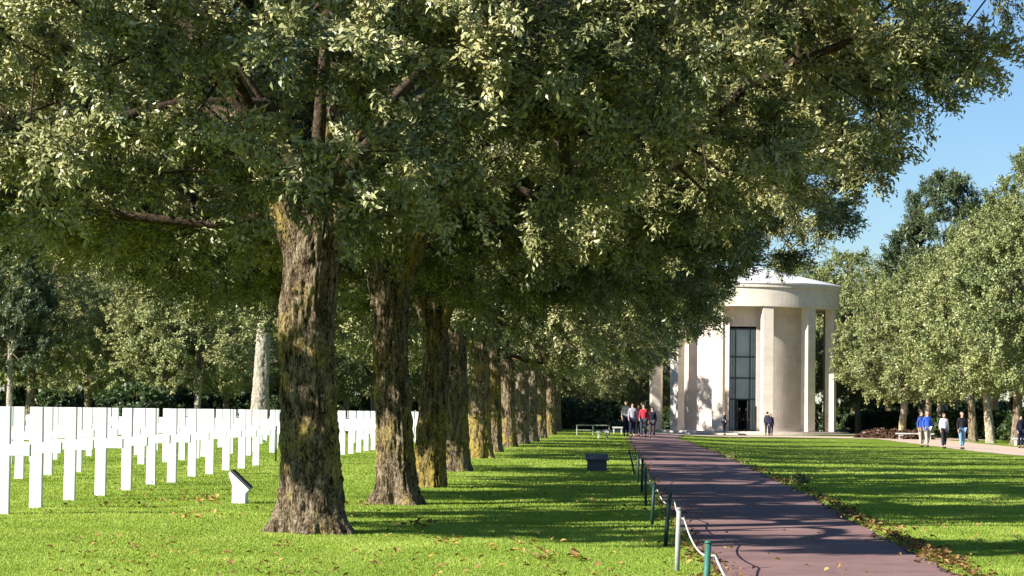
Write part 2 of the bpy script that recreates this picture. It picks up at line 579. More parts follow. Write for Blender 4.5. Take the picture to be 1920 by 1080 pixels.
# ------------------------------------------------------------------ fallen leaves (stuff)
def dead_leaves(x, y, size, seed, lift=0.02):
    r = np.random.default_rng(seed)
    n = len(x)
    z = gz(x, y) + r.uniform(0.018, 0.018 + lift, n)
    a = r.uniform(0, 2 * np.pi, n)
    L = size * r.uniform(0.6, 1.3, n); Wd = L * r.uniform(0.45, 0.7, n)
    d = np.stack([np.cos(a), np.sin(a), r.uniform(-0.35, 0.7, n)], -1)
    s = np.stack([-np.sin(a), np.cos(a), r.uniform(-0.5, 0.5, n)], -1)
    up = np.array([0, 0, 1.0])
    c = np.stack([x, y, z], -1)
    P = [c, c + d * (L * .35)[:, None] - s * (Wd * .5)[:, None] + up * (L * .22)[:, None],
         c + d * (L * .75)[:, None] - s * (Wd * .35)[:, None] + up * (L * .12)[:, None],
         c + d * L[:, None],
         c + d * (L * .75)[:, None] + s * (Wd * .35)[:, None] + up * (L * .14)[:, None],
         c + d * (L * .35)[:, None] + s * (Wd * .5)[:, None] + up * (L * .25)[:, None]]
    V = np.stack(P, 1).reshape(-1, 3)
    b = (np.arange(n) * 6)[:, None]
    q = np.concatenate([b + np.array([[0, 1, 2, 3]]), b + np.array([[0, 3, 4, 5]])])
    return V, q


def join_parts(parts):
    Vs, Qs, o = [], [], 0
    for V, q in parts:
        Vs.append(V); Qs.append(q + o); o += len(V)
    return np.concatenate(Vs), np.concatenate(Qs)


parts, tints = [], []
n = 2200
y = 1 / rs.uniform(1 / 130, 1 / 13, n); x = rs.uniform(-0.23, 0.22, n) * y
k = vnoise(np.stack([x * 0.8, y * .35, x * 0], -1), 4) > -0.1
k &= ~on_path(x, y, 0.0) | (rs.uniform(0, 1, n) < 0.25)
x, y = x[k], y[k]
parts.append(dead_leaves(x, y, 0.048, 31)); tints.append(rs.uniform(0.25, 0.95, len(x)))
# litter along both edges of the path
n = 4200
y = 1 / rs.uniform(1 / 120, 1 / 13, n)
side = rs.uniform(0, 1, n) < 0.72
cl = 0.5 + 0.5 * vnoise(np.stack([y * 0.9, side * 7.0, y * 0], -1), 14)
x = np.where(side, path_r(y) + rs.normal(0.05, 0.075, n), path_l(y) + rs.normal(-0.02, 0.07, n))
k = rs.uniform(0, 1, n) < 0.25 + 0.75 * cl
x, y = x[k], y[k]
parts.append(dead_leaves(x, y, 0.046, 32, 0.05)); tints.append(rs.beta(2, 3, len(x)))
for px, py, c_, sp, sz, t0 in ((380, 944, 26, 0.16, 0.075, .85), (367, 972, 18, 0.14, 0.07, .97), (1018, 1054, 22, 0.06, 0.05, .6), (838, 1024, 16, .06, .05, .75), (533, 1030, 14, .05, .045, .6),
                               (787, 990, 14, .09, .07, .45), (1185, 960, 14, .09, .06, .2), (985, 1028, 9, .06, .07, .75), (1080, 1053, 9, .06, .07, .6),
                               (1500, 905, 50, .12, .06, .4), (1590, 962, 25, .12, .05, .5), (1660, 998, 25, .12, .05, .45), (940, 1040, 6, .06, .06, .6),
                               (650, 952, 14, .12, .06, .4), (1120, 925, 10, .2, .06, .5), (240, 955, 20, .3, .06, .5), (1770, 1056, 30, .12, .055, .4)):
    gx, gy = ground_pt(px, py)
    x = gx + rs.normal(0, sp, c_); y = gy + rs.normal(0, sp * 1.8, c_)
    parts.append(dead_leaves(x, y, sz, int(px) + 3, 0.05)); tints.append(np.clip(rs.normal(t0, .15, c_), 0, 1))
V, q = join_parts(parts)
fl = link('fallen_leaves', mesh_np('fallen_leaves', V, q, attrs={'tint': np.repeat(np.concatenate(tints), 6)}), M['dead_leaf'])
tag(fl, 'brown and yellow fallen leaves scattered on the lawn and path edges', 'leaves', kind='stuff')


# ------------------------------------------------------------------ trees
def trunk_mesh(name, H, r0, r1, flare, seed, nu=96, nv=150, lean=(0, 0), furrow=0.035, knots=(), crown_taper=False):
    u = np.linspace(0, 2 * np.pi, nu, endpoint=False); v = np.linspace(0, 1, nv)
    U, Vv = np.meshgrid(u, v)
    z = -0.12 + (H + 0.12) * Vv
    t = np.clip(z / H, 0, 1)
    R = r0 + (r1 - r0) * t
    root = np.exp(-np.clip(z, 0, None) / 0.17)
    root2 = np.exp(-np.clip(z, 0, None) / 0.75)
    R = R + r0 * 0.17 * root2
    if crown_taper: R = R * (1 - 0.62 * np.clip((t - 0.86) / 0.14, 0, 1) ** 2)
    lob = 0.55 + 0.45 * np.cos(U * 5 + seed) * 1.0 + 0.25 * np.sin(U * 3 + 2 * seed)
    R = R + flare * root * lob
    c, s = np.cos(U), np.sin(U)
    P = np.stack([c * 2.2, s * 2.2, z * 0.9], -1)
    R = R * (1 + 0.10 * vnoise(P, seed))
    P = np.stack([c * 8, s * 8, z * 4.5], -1) * (r0 / .24)
    fw = vnoise(P + 0.6 * vnoise(P * 0.7, seed + 3)[..., None], seed + 1)
    P2 = np.stack([c * 19, s * 19, z * 16], -1)
    R = R + furrow * (1 - 2 * np.abs(fw)) * 0.6 + furrow * 0.5 * vnoise(P2, seed + 2)
    for ka, kz, kr in knots:
        d = np.sqrt(((np.angle(np.exp(1j * (U - ka))) * r0) / 0.10) ** 2 + ((z - kz) / 0.09) ** 2)
        R = R + kr * np.exp(-d ** 2) - 1.3 * kr * np.exp(-(d / 0.45) ** 2)
    lx = lean[0] * t + 0.05 * vnoise(np.stack([z * .6, z * 0, z * 0], -1), seed + 8) * t * 2
    ly = lean[1] * t
    V = np.stack([R * c + lx, R * s + ly, z], -1).reshape(-1, 3)
    ii = np.arange(nu * nv).reshape(nv, nu)
    q = np.stack([ii[:-1, :], np.roll(ii, -1, 1)[:-1, :], np.roll(ii, -1, 1)[1:, :], ii[1:, :]], -1).reshape(-1, 4)
    # cap
    V = np.vstack([V, [[lean[0] * 1.0, lean[1], H + r1 * 0.5]]])
    tri = np.stack([ii[-1], np.roll(ii[-1], -1), np.full(nu, nu * nv)], -1)
    return mesh_np(name, V, q, tri, smooth=True)


def grow(A, seeds, seed_par, step=0.6, r=None):
    """connect attractor points A to a skeleton; returns node arrays"""
    pos = [np.array(s, float) for s in seeds]; par = list(seed_par)
    P = np.zeros((len(A) * 14 + 200, 3)); n = len(pos)
    P[:n] = np.array(pos)
    plen = np.zeros(len(P))
    for i in range(1, n):
        plen[i] = plen[par[i]] + np.linalg.norm(P[i] - P[par[i]])
    ends = []
    root = np.array(seeds[0])
    order = np.argsort(np.linalg.norm(A - np.array([0, 0, root[2]]), axis=1))
    for ai in order:
        a = A[ai]
        d = np.linalg.norm(P[:n] - a, axis=1)
        c = d + 0.30 * plen[:n]
        c[0] += 0.5
        j = int(np.argmin(c))
        L = d[j]; k = max(1, int(L / step))
        if n + k >= len(P): break
        p0 = P[j].copy(); prev = j
        off = r.normal(0, 0.10 * L, 3); off[2] = abs(off[2]) * 0.6
        for i in range(1, k + 1):
            t = i / k
            P[n] = p0 + (a - p0) * t + off * math.sin(math.pi * t)
            par.append(prev); plen[n] = plen[prev] + np.linalg.norm(P[n] - P[prev])
            prev = n; n += 1
        ends.append(prev)
    return P[:n], np.array(par[:n]), np.array(ends)


def tubes(P, par, rad, skip=0, minr=0.0):
    """five-sided tubes for every edge of the skeleton"""
    idx = np.array([i for i in range(1, len(P)) if i > skip and rad[i] >= minr])
    A, B = P[par[idx]], P[idx]
    d = B - A; L = np.linalg.norm(d, axis=1)[:, None] + 1e-9; d = d / L
    ref = np.where(np.abs(d[:, 2:3]) > 0.9, np.array([[1.0, 0, 0]]), np.array([[0, 0, 1.0]]))
    u = np.cross(d, ref); u /= np.linalg.norm(u, axis=1)[:, None] + 1e-9
    w = np.cross(d, u)
    K = 6
    ang = np.arange(K) * 2 * np.pi / K
    ra = np.minimum(rad[par[idx]], rad[idx] * 1.35)[:, None, None]; rb = rad[idx][:, None, None]
    ring = u[:, None, :] * np.cos(ang)[None, :, None] + w[:, None, :] * np.sin(ang)[None, :, None]
    dd = d[:, None, :]
    VA = A[:, None, :] - dd * ra * 0.5 + ring * ra * 0.92; VB = B[:, None, :] + ring * rb
    VC = B[:, None, :] + dd * rb * 0.55 + ring * rb * 0.72; VD = B[:, None, :] + dd * rb * 0.85 + ring * rb * 0.2
    V = np.concatenate([VA, VB, VC, VD], 1).reshape(-1, 3)
    b = (np.arange(len(idx)) * 4 * K)[:, None, None]
    k = np.arange(K); k2 = (k + 1) % K
    one = np.concatenate([np.stack([k + j * K, k2 + j * K, k2 + (j + 1) * K, k + (j + 1) * K], -1) for j in range(3)])
    q = (b + one[None]).reshape(-1, 4)
    return V, q


def leaves_at(C, D, r, per, tw, leaf, wl=0.42, droop=0.15, hue=0.5):
    """sprays of leaves: centres C, outward directions D, `per` leaves on a few twigs of length tw"""
    n = len(C); nt_ = 6 if per < 600 else 10
    per_t = per // nt_
    tdir = D[:, None, :] * 0.75 + r.normal(0, 0.55, (n, nt_, 3)); tdir[..., 2] -= droop * 0.5
    tdir /= np.linalg.norm(tdir, axis=-1, keepdims=True)
    tl = tw * r.uniform(0.5, 1.15, (n, nt_))
    s = r.uniform(0.12, 1.0, (n, nt_, per_t)) ** 0.8
    base = C[:, None, None, :] + tdir[:, :, None, :] * (tl[..., None] * s)[..., None]
    base[..., 2] -= droop * tw * (s ** 2) * 0.6
    base = base + r.normal(0, tw * 0.075, base.shape)
    ld = tdir[:, :, None, :] * 0.7 + r.normal(0, 0.6, base.shape)
    ld /= np.linalg.norm(ld, axis=-1, keepdims=True)
    ld = ld.reshape(-1, 3); base = base.reshape(-1, 3)
    Dn = np.repeat(D, nt_ * per_t, axis=0)
    up = r.normal(0, 0.42, ld.shape) + Dn * 0.75 + np.array([0, 0, 0.45])
    sd = np.cross(ld, up); sd /= np.linalg.norm(sd, axis=1)[:, None] + 1e-9
    nrm = np.cross(sd, ld)
    m = len(ld)
    L = (leaf * r.uniform(0.65, 1.3, m))[:, None]; Wd = L * wl
    p0 = base; p2 = base + ld * L - nrm * L * 0.12
    p1 = base + ld * L * 0.45 - sd * Wd * 0.5 + nrm * L * 0.10
    p3 = base + ld * L * 0.45 + sd * Wd * 0.5 + nrm * L * 0.10
    V = np.stack([p0, p1, p2, p3], 1).reshape(-1, 3)
    st = np.repeat(np.clip(r.normal(hue, 0.11, n), 0.05, 0.74), nt_ * per_t)
    rare = np.repeat(r.uniform(0, 1, n * nt_) < 0.02, per_t)
    tint = np.clip(st + r.normal(0, 0.09, m) + rare * 0.2, 0, 0.84)
    tint = np.where(r.uniform(0, 1, m) < 0.003, 0.99, tint)
    tl_end = C[:, None, :] + tdir * tl[..., None]
    return V, np.repeat(tint, 4), tl_end


def crown_points(r, n, prof_z, prof_r, ex=(1, 1), inner=0.5, top_keep=1.0, zcut=99, void=0.6, seed=0, hole=0.0):
    out = []
    pz, pr = np.array(prof_z), np.array(prof_r)
    while len(out) < n:
        z = r.uniform(pz[0], pz[-1]); R = np.interp(z, pz, pr)
        if r.uniform() > (R / pr.max()) ** 1.3: continue
        rr = (inner ** 2 + (1 - inner ** 2) * r.uniform()) ** 0.5
        a = r.uniform(0, 2 * np.pi)
        p = np.array([R * rr * math.cos(a) * ex[0], R * rr * math.sin(a) * ex[1], z])
        nn = vnoise(p * void, seed + 31)
        rel = rr - 0.28 * vnoise(np.array([math.cos(a) * 3.1, math.sin(a) * 3.1, z * .9]), seed + 7)
        if rel > 0.95: continue
        if prof_z[0] < 3 and z < prof_z[0] + 0.55 * (1 - R * rr / 2.6): continue
        if nn < hole: continue
        if z > zcut and r.uniform() > top_keep: continue
        out.append(p)
    return np.array(out)


def tree_data(seed, n_att, per, leaf, tw, prof_z, prof_r, H, r_top, zcut=99, top_keep=1, hole=-0.35, limbs=6, minr=0.0, droop=0.15, ex=(1, 1), rmax=0.2, hue=0.45, twig_r=0.005, front=0.0, wl=0.42):
    r = np.random.default_rng(seed)
    A = crown_points(r, n_att, prof_z, prof_r, ex=ex, zcut=zcut, top_keep=top_keep, seed=seed, hole=hole)
    A[:, 1] -= front
    seeds = [(0, 0, H - 0.25), (0, 0, H + 0.2)]; par = [0, 0]
    zt = prof_z[-1]
    for i in range(limbs):
        a = 2 * math.pi * (i + r.uniform(0.1, 0.7)) / limbs
        Lr = np.interp(prof_z[0] + (zt - prof_z[0]) * 0.45, prof_z, prof_r) * r.uniform(0.4, 0.6)
        up = (zt - H) * r.uniform(0.25, 0.55)
        prev = 1
        for k in range(1, 5):
            t = k / 4
            seeds.append((Lr * math.cos(a) * t ** 1.2 * ex[0], Lr * math.sin(a) * t ** 1.2 * ex[1], H + 0.2 + up * t)); par.append(prev); prev = len(seeds) - 1
    P, par, ends = grow(A, seeds, par, r=r, step=0.6 if leaf < 0.1 else 1.0)
    cnt = np.zeros(len(P))
    cnt[ends] += 1
    for i in range(len(P) - 1, 0, -1):
        cnt[par[i]] += cnt[i]
    rad = np.clip(twig_r * np.maximum(cnt, 1) ** 0.50 * 1.5, 0.004, rmax)
    rad[2:] = np.minimum(rad[2:], rmax * 0.55)
    E = P[ends]
    c0 = np.array([0, 0, H + 0.3])
    D = E - P[par[ends]]
    out = E - c0; out[:, 2] *= 0.5
    D = D / (np.linalg.norm(D, axis=1)[:, None] + 1e-9) + 0.8 * out / (np.linalg.norm(out, axis=1)[:, None] + 1e-9)
    D /= np.linalg.norm(D, axis=1)[:, None] + 1e-9
    LV, tint, tend = leaves_at(E, D, r, per, tw, leaf, droop=droop, hue=hue, wl=wl)
    V, q = tubes(P, par, rad, minr=minr)
    if leaf < 0.1:          # visible pale twigs inside each spray
        nE, nT = tend.shape[:2]
        PP = np.concatenate([E, tend.reshape(-1, 3)])
        pr_ = np.concatenate([np.zeros(nE, int), np.repeat(np.arange(nE), nT)])
        rr = np.concatenate([np.full(nE, 0.006), np.full(nE * nT, 0.0035)])
        V2, q2 = tubes(PP, pr_, rr, skip=nE - 1)
        q = np.concatenate([q, q2 + len(V)]); V = np.concatenate([V, V2])
    bme = mesh_np('branches', V, q, smooth=True)
    cme = mesh_np('crown', LV, np.arange(len(LV)).reshape(-1, 4), attrs={'tint': tint})
    return bme, cme


def build_tree(name, loc, rz, trunk_me, data, mats, label, cat='tree', group=None, scale=(1, 1, 1), trz=None):
    t = empty(name, loc, rz)
    t.scale = scale
    tr = link('trunk', trunk_me, None, t)
    if trz is not None: tr.rotation_euler = (0, 0, trz - rz)
    b = link('branches', data[0], mats[1], t)
    c = link('crown', data[1], mats[2], t)
    if not trunk_me.materials: trunk_me.materials.append(mats[0])
    tag(t, label, cat, group)
    return t


PZ = [2.75, 3.05, 3.5, 4.2, 5.4, 7.2, 9.0, 10.2]
PR = [3.4, 4.5, 5.5, 6.3, 6.6, 5.8, 4.2, 2.0]
dA = tree_data(11, 760, 1140, 0.056, 0.46, PZ, PR, 2.85, .2, zcut=5.2, top_keep=0.36, hole=-0.12, hue=.50, rmax=.14, wl=.38, ex=(1, .9), front=0.8)
dB = tree_data(12, 740, 840, 0.062, 0.49, PZ, PR, 2.85, .2, zcut=5.2, top_keep=0.36, hole=-0.12, hue=.49, rmax=.14, wl=.38, ex=(1, .76))
dC = tree_data(13, 580, 342, 0.085, 0.54, PZ, PR, 2.85, .2, zcut=5.4, top_keep=0.4, hole=-0.12, hue=.46, ex=(1, .76))
dD = tree_data(14, 570, 342, 0.09, 0.56, PZ, PR, 2.85, .2, zcut=5.4, top_keep=0.4, hole=-0.12, hue=.46, ex=(1, .76))

# (pixel of the base centre, depth, top of the width in metres, ...)
AV = 'oaks of the avenue along the path'
ordn = ['nearest', 'second', 'third', 'fourth', 'fifth', 'sixth', 'seventh', 'eighth', 'ninth', 'tenth', 'eleventh', 'twelfth']
look = ['nearest oak of the avenue, thick flared trunk blotched with yellow lichen',
        'second oak of the avenue, with a yellow lichen streak and a dark knothole',
        'third oak of the avenue, ochre lichened trunk standing close behind the knotholed oak',
        'fourth oak of the avenue, darker trunk tucked right behind the ochre one',
        'fifth oak of the avenue, broad ochre and grey trunk with a dark side branch',
        'sixth oak of the avenue, slim trunk thickly coated in bright yellow lichen',
        'seventh oak of the avenue, pale mottled trunk right of the bright yellow one',
        'eighth oak of the avenue, dark trunk counted from the nearest tree',
        'ninth oak of the avenue, dark trunk counted from the nearest tree',
        'tenth oak of the avenue, yellowish trunk counted from the nearest tree',
        'eleventh oak of the avenue, pale distant trunk counted from the nearest tree',
        'last and farthest oak of the avenue, small pale trunk before the dark wood']
# px, py of trunk base; trunk width r0, r1, flare
TR = [(586, 1000, .238, .215, .17, (-0.06, 0), 'bark'), (746, 946, .205, .18, .19, (-.16, 0), 'bark'), (808, 914, .20, .17, .05, (0.03, 0), 'bark_lichen'),
      (856, 884, .215, .19, .06, (-0.08, 0), 'bark'), (900, 859, .255, .21, .08, (-.12, 0), 'bark_lichen'), (928, 848, .19, .17, .03, (-.05, 0), 'bark_lichen'),
      (954, 838, .24, .2, .04, (-.1, 0), 'bark'), (976, 832.5, .25, .2, .04, (0, 0), 'bark_grey'), (995, 828, .25, .2, .05, (0.05, 0), 'bark_grey'),
      (1013, 822, .25, .2, .04, (0, 0), 'bark'), (1030, 815, .30, .25, .05, (0, 0), 'bark'), (1043, 809, .3, .25, .05, (0, 0), 'bark_grey')]
datas = [dA, dB, dA, dC, dD, dC, dD, dC, dD, dC, dD, dC]
for i, (px, py, r0, r1, fl_, ln, bm_) in enumerate(TR):
    gx, gy = ground_pt(px, py)
    kn = [(-1.6 - .35, 1.72, .05)] if i == 1 else ([(-1.9, 2.15, 0.06), (-1.2, 0.9, .03)] if i == 0 else [(-1.0 + i, 1.6, .04)])
    tm = trunk_mesh('trunk', 3.05, r0, r1, fl_, 40 + i * 3, 110 if i < 3 else 64, 220 if i < 3 else 90, ln, 0.035 if i < 5 else 0.03, kn, True)
    rz = [0.25, 3.0, 3.35, 0.2, -0.2, 3.25, 3.0, 0.1, .3, 3.3, 2.9, 0][i]
    t = build_tree('oak_tree', (gx, gy, -0.0), rz, tm, datas[i], (M[bm_], M['limb_bark'], M['oak_leaf']), look[i], 'tree', AV, trz=0.0)
    if i < 5:         # heavy forked limbs that carry on into the crown
        for k_, (lx_, ly_, Lm, ra_, rb_) in enumerate(((-.62, -.1, 1.75, .135, .085), (.58, .15, 1.9, .14, .08), (.05, .5, 2.1, .15, .08))):
            sg = -1 if i in (1, 4) else 1
            lm_ = trunk_mesh('limb', Lm, ra_, rb_, 0.0, 90 + i * 5 + k_, 48, 90, (lx_ * sg, ly_), 0.022)
            link('limb', lm_, M[bm_], t, (0, 0, 0)).matrix_basis = Matrix.Rotation(-rz, 4, 'Z') @ Matrix.Translation((ln[0] * .85 + lx_ * sg * .12, ly_ * .1, 2.5))
    top = [c for c in t.children if not c.name.startswith(('trunk', 'limb'))]
    for c in top: c.location = Matrix.Rotation(-rz, 3, 'Z') @ Vector((ln[0], ln[1], 0))
    if i == 0:       # the nearest crown reaches out towards the open lawn
        for c in top: c.location = Matrix.Rotation(-rz, 3, 'Z') @ Vector((-0.03, -0.06, 0)); c.scale = (1.06, 1, 1)
    if i in (2, 3, 4, 5, 6, 7):
        for c in top: c.scale = (1.04, 1.04, 1.0)

# ---- woodland prototypes
ZW = [3.2, 3.9, 5, 7.5, 10, 12, 13.2]; RW = [2.6, 4.0, 4.9, 5.0, 3.9, 2.3, .6]
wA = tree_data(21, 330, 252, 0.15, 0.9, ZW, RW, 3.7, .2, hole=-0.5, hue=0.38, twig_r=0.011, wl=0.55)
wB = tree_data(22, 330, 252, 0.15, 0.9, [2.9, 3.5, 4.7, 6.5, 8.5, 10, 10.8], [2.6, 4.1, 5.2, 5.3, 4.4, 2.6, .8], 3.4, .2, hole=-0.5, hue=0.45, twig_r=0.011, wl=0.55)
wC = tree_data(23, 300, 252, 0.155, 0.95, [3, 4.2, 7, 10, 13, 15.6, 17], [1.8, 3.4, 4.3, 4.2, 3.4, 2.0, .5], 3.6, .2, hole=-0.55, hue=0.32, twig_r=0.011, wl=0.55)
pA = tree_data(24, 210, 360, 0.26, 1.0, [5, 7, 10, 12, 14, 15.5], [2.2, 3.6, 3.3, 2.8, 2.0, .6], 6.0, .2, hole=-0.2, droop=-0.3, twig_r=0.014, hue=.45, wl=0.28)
tw_ = {k: trunk_mesh('trunk', h, r0, r1, .12, s, 24, 40, ln, .04) for k, h, r0, r1, s, ln in
       (('a', 4.0, .25, .19, 61, (.15, 0)), ('b', 3.7, .24, .19, 62, (-.35, 0)), ('c', 4.2, .32, .25, 63, (.1, 0)), ('p', 8.0, .28, .18, 64, (.2, 0)))}
tw_['a'].materials.append(M['bark_grey']); tw_['b'].materials.append(M['bark_pale']); tw_['c'].materials.append(M['bark_grey']); tw_['p'].materials.append(M['bark_pale'])
proto = {}


def wood_tree(kind, x, y, rz, s, label, group, name='woodland_tree'):
    dat, tk, lm = {'a': (wA, 'a', 'wood_leaf'), 'b': (wB, 'b', 'wood_leaf'), 'c': (wC, 'c', 'wood_leaf'), 'p': (pA, 'p', 'pine_leaf')}[kind]
    loc = (x, y, float(gz(x, y)) - 0.02)
    if (kind, name) not in proto:
        t = build_tree(name, loc, rz, tw_[tk], dat, (M['bark_grey'], M['bark_grey'], M[lm]), label, 'tree', group)
        proto[(kind, name)] = t
    else:
        t = copy_tree(proto[(kind, name)])
        t.location = loc; t.rotation_euler = (0, 0, rz)
        t['label'] = label; t['group'] = group
    t.scale = s if isinstance(s, tuple) else (s, s, s)
    return t


GL = 'woodland trees behind the crosses'
# front line of the left wood, left to right
leftfront = [(-75, 138, 'a', .8), (55, 122, 'c', .75), (165, 136, 'a', .72), (250, 121, 'b', .66), (365, 118, 'b', .74), (425, 140, 'a', .75),
             (552, 126, 'b', .72), (652, 142, 'a', .8), (705, 131, 'b', .7), (765, 150, 'b', .75), (835, 160, 'a', .8)]
names_ = ['leafy tree at the far left edge behind the crosses', 'dark leaning thick trunked tree behind the crosses near the left edge',
          'tree with a pale thin trunk behind the crosses, left of the rounded sunlit crowns', 'rounded sunlit tree behind the crosses, left of the dark shrub',
          'sunlit tree with a slim pale trunk behind the crosses right of the dark shrub', 'slim tree behind the crosses left of the pale bare trunk',
          'leafy tree behind the nearest oak trunk, right of the pale bare trunk', 'woodland tree seen in the gap between the nearest two oak trunks',
          'woodland tree just left of the second oak trunk, behind the crosses', 'pale woodland tree seen between the second and third oak trunks',
          'woodland tree hidden behind the third and fourth oak trunks']
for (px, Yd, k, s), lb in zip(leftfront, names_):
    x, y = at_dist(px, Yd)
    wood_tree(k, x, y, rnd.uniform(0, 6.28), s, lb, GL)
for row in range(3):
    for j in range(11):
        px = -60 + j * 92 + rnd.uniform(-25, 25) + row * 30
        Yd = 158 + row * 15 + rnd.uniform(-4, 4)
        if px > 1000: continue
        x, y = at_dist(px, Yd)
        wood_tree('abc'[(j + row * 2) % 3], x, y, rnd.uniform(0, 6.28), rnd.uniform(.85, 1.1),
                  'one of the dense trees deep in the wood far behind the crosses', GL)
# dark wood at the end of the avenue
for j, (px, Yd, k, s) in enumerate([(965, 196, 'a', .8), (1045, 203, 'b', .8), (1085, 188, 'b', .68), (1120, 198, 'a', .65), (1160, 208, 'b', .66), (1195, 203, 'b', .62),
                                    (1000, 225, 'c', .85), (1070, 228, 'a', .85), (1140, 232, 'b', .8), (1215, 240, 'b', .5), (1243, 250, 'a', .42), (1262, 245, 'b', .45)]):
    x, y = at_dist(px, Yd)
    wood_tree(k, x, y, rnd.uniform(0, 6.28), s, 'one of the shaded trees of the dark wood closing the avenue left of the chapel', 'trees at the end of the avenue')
GR = 'trees to the right of the chapel'
rightfront = [(1610, 196, 'b', .93, 'rounded tree immediately right of the chapel columns'), (1690, 172, 'b', .98, 'tree with a pale leaning trunk behind the stone bench right of the chapel'),
              (1738, 166, 'a', .95, 'tree with a pale trunk directly behind the walkers in blue'),
              (1825, 150, 'a', 1.0, 'tall tree with a thick pale trunk behind the walker in the black jacket'), (1858, 141, 'b', 1.02, 'yellowish trunked tree just right of the walker in the black jacket'),
              (1905, 132, 'a', 1.02, 'dark trunked tree behind the white bench at the right edge'), (1990, 122, 'a', 1.05, 'tall tree cut off by the right edge of the picture')]
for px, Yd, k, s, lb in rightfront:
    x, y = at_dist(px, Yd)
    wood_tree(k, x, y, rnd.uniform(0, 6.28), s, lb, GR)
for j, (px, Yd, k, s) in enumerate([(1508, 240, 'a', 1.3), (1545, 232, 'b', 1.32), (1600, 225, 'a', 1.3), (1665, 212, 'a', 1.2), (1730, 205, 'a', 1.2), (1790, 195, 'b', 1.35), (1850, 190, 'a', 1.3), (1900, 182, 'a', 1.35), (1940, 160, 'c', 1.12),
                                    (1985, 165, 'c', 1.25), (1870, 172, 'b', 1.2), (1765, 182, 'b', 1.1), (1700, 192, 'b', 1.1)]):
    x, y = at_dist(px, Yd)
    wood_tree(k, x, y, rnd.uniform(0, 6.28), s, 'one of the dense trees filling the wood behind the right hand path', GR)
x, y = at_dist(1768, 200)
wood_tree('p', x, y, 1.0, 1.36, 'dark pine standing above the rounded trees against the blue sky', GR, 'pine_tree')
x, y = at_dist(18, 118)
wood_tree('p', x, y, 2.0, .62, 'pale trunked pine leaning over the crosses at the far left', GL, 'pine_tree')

# pale bare pollard trunk behind the crosses
x, y = at_dist(485, 112)
tm = trunk_mesh('trunk', 5.6, .41, .27, .1, 77, 48, 90, (.12, 0), .05, [(0.2, 2.9, .12), (2.6, 2.2, .07), (-1.2, 4.1, .08)])
tp = empty('tree_stump', (x, y, 0))
link('trunk', tm, M['bark_pale'], tp)
mb = MB(); mb.tube([(0.25, 0, 3.25), (0.5, -.05, 3.4), (0.62, -.05, 3.42)], [.14, .1, .07], 8)
link('branch_stub', mb.mesh('branch_stub', True), M['bark_pale'], tp)
tag(tp, 'tall pale bare tree trunk with a knob, behind the crosses left of the nearest oak', 'tree')


# ---- shrubs
def shrub_data(seed, R, H, n, per=90, leaf=0.16):
    r = np.random.default_rng(seed)
    a = r.uniform(0, 6.28, n); rr = np.sqrt(r.uniform(0.05, 1, n)); z = r.uniform(0.1, 1, n)
    sc_ = np.sqrt(1 - (z * 0.92) ** 2)
    C = np.stack([R * rr * sc_ * np.cos(a), R * rr * sc_ * np.sin(a), z * H], -1)
    D = C - np.array([0, 0, H * .3]); D /= np.linalg.norm(D, axis=1)[:, None] + 1e-6
    V, t, _ = leaves_at(C, D, r, per, 0.4, leaf, wl=0.55, hue=.4)
    f = mesh_np('foliage', V, np.arange(len(V)).reshape(-1, 4), attrs={'tint': t})
    P = np.vstack([[[0, 0, 0]], C]); V, q = tubes(P, np.zeros(len(P), int), np.full(len(P), .015))
    return f, mesh_np('stems', V, q)


shA = shrub_data(1, 1.6, 1.7, 130); shB = shrub_data(2, 1.1, 0.7, 90)


def shrub(x, y, rz, s, dat, label, group, mat='shrub_leaf'):
    t = empty('shrub', (x, y, float(gz(x, y))), rz)
    t.scale = s if isinstance(s, tuple) else (s, s, s)
    o = link('foliage', dat[0], M[mat], t)
    link('stems', dat[1], M['bark_grey'], t)
    tag(t, label, 'shrub', group)


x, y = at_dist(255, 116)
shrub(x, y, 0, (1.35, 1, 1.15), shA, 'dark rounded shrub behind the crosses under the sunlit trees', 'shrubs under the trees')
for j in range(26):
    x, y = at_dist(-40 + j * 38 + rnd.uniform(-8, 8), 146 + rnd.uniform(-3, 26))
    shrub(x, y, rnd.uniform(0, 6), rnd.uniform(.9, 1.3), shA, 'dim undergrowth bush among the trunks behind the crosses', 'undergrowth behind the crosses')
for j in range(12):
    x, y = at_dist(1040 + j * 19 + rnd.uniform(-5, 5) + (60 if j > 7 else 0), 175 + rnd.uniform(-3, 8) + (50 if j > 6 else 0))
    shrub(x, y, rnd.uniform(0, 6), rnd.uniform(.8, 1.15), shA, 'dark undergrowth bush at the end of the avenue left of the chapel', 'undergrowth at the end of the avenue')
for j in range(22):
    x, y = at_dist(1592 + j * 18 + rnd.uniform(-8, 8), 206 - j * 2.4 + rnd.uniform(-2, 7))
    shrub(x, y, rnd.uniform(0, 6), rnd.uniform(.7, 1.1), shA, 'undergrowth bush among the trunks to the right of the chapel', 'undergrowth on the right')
x, y = ground_pt(1497, 907)
shrub(x, y, 0, (.14, .14, .16), shB, 'small leafy weed tuft at the right edge of the path', 'weeds at the path edge', 'wood_leaf')
x, y = ground_pt(1370, 860)
shrub(x, y, 2, (.12, .16, .14), shB, 'tiny weed tuft farther along the right edge of the path', 'weeds at the path edge')
for j in range(16):
    x, y = at_dist(1500 + j * 26 + rnd.uniform(-6, 6), 236 + rnd.uniform(-6, 10))
    shrub(x, y, rnd.uniform(0, 6), rnd.uniform(1.3, 1.9), shA, 'tall undergrowth closing the view between the trunks right of the chapel', 'undergrowth on the right')
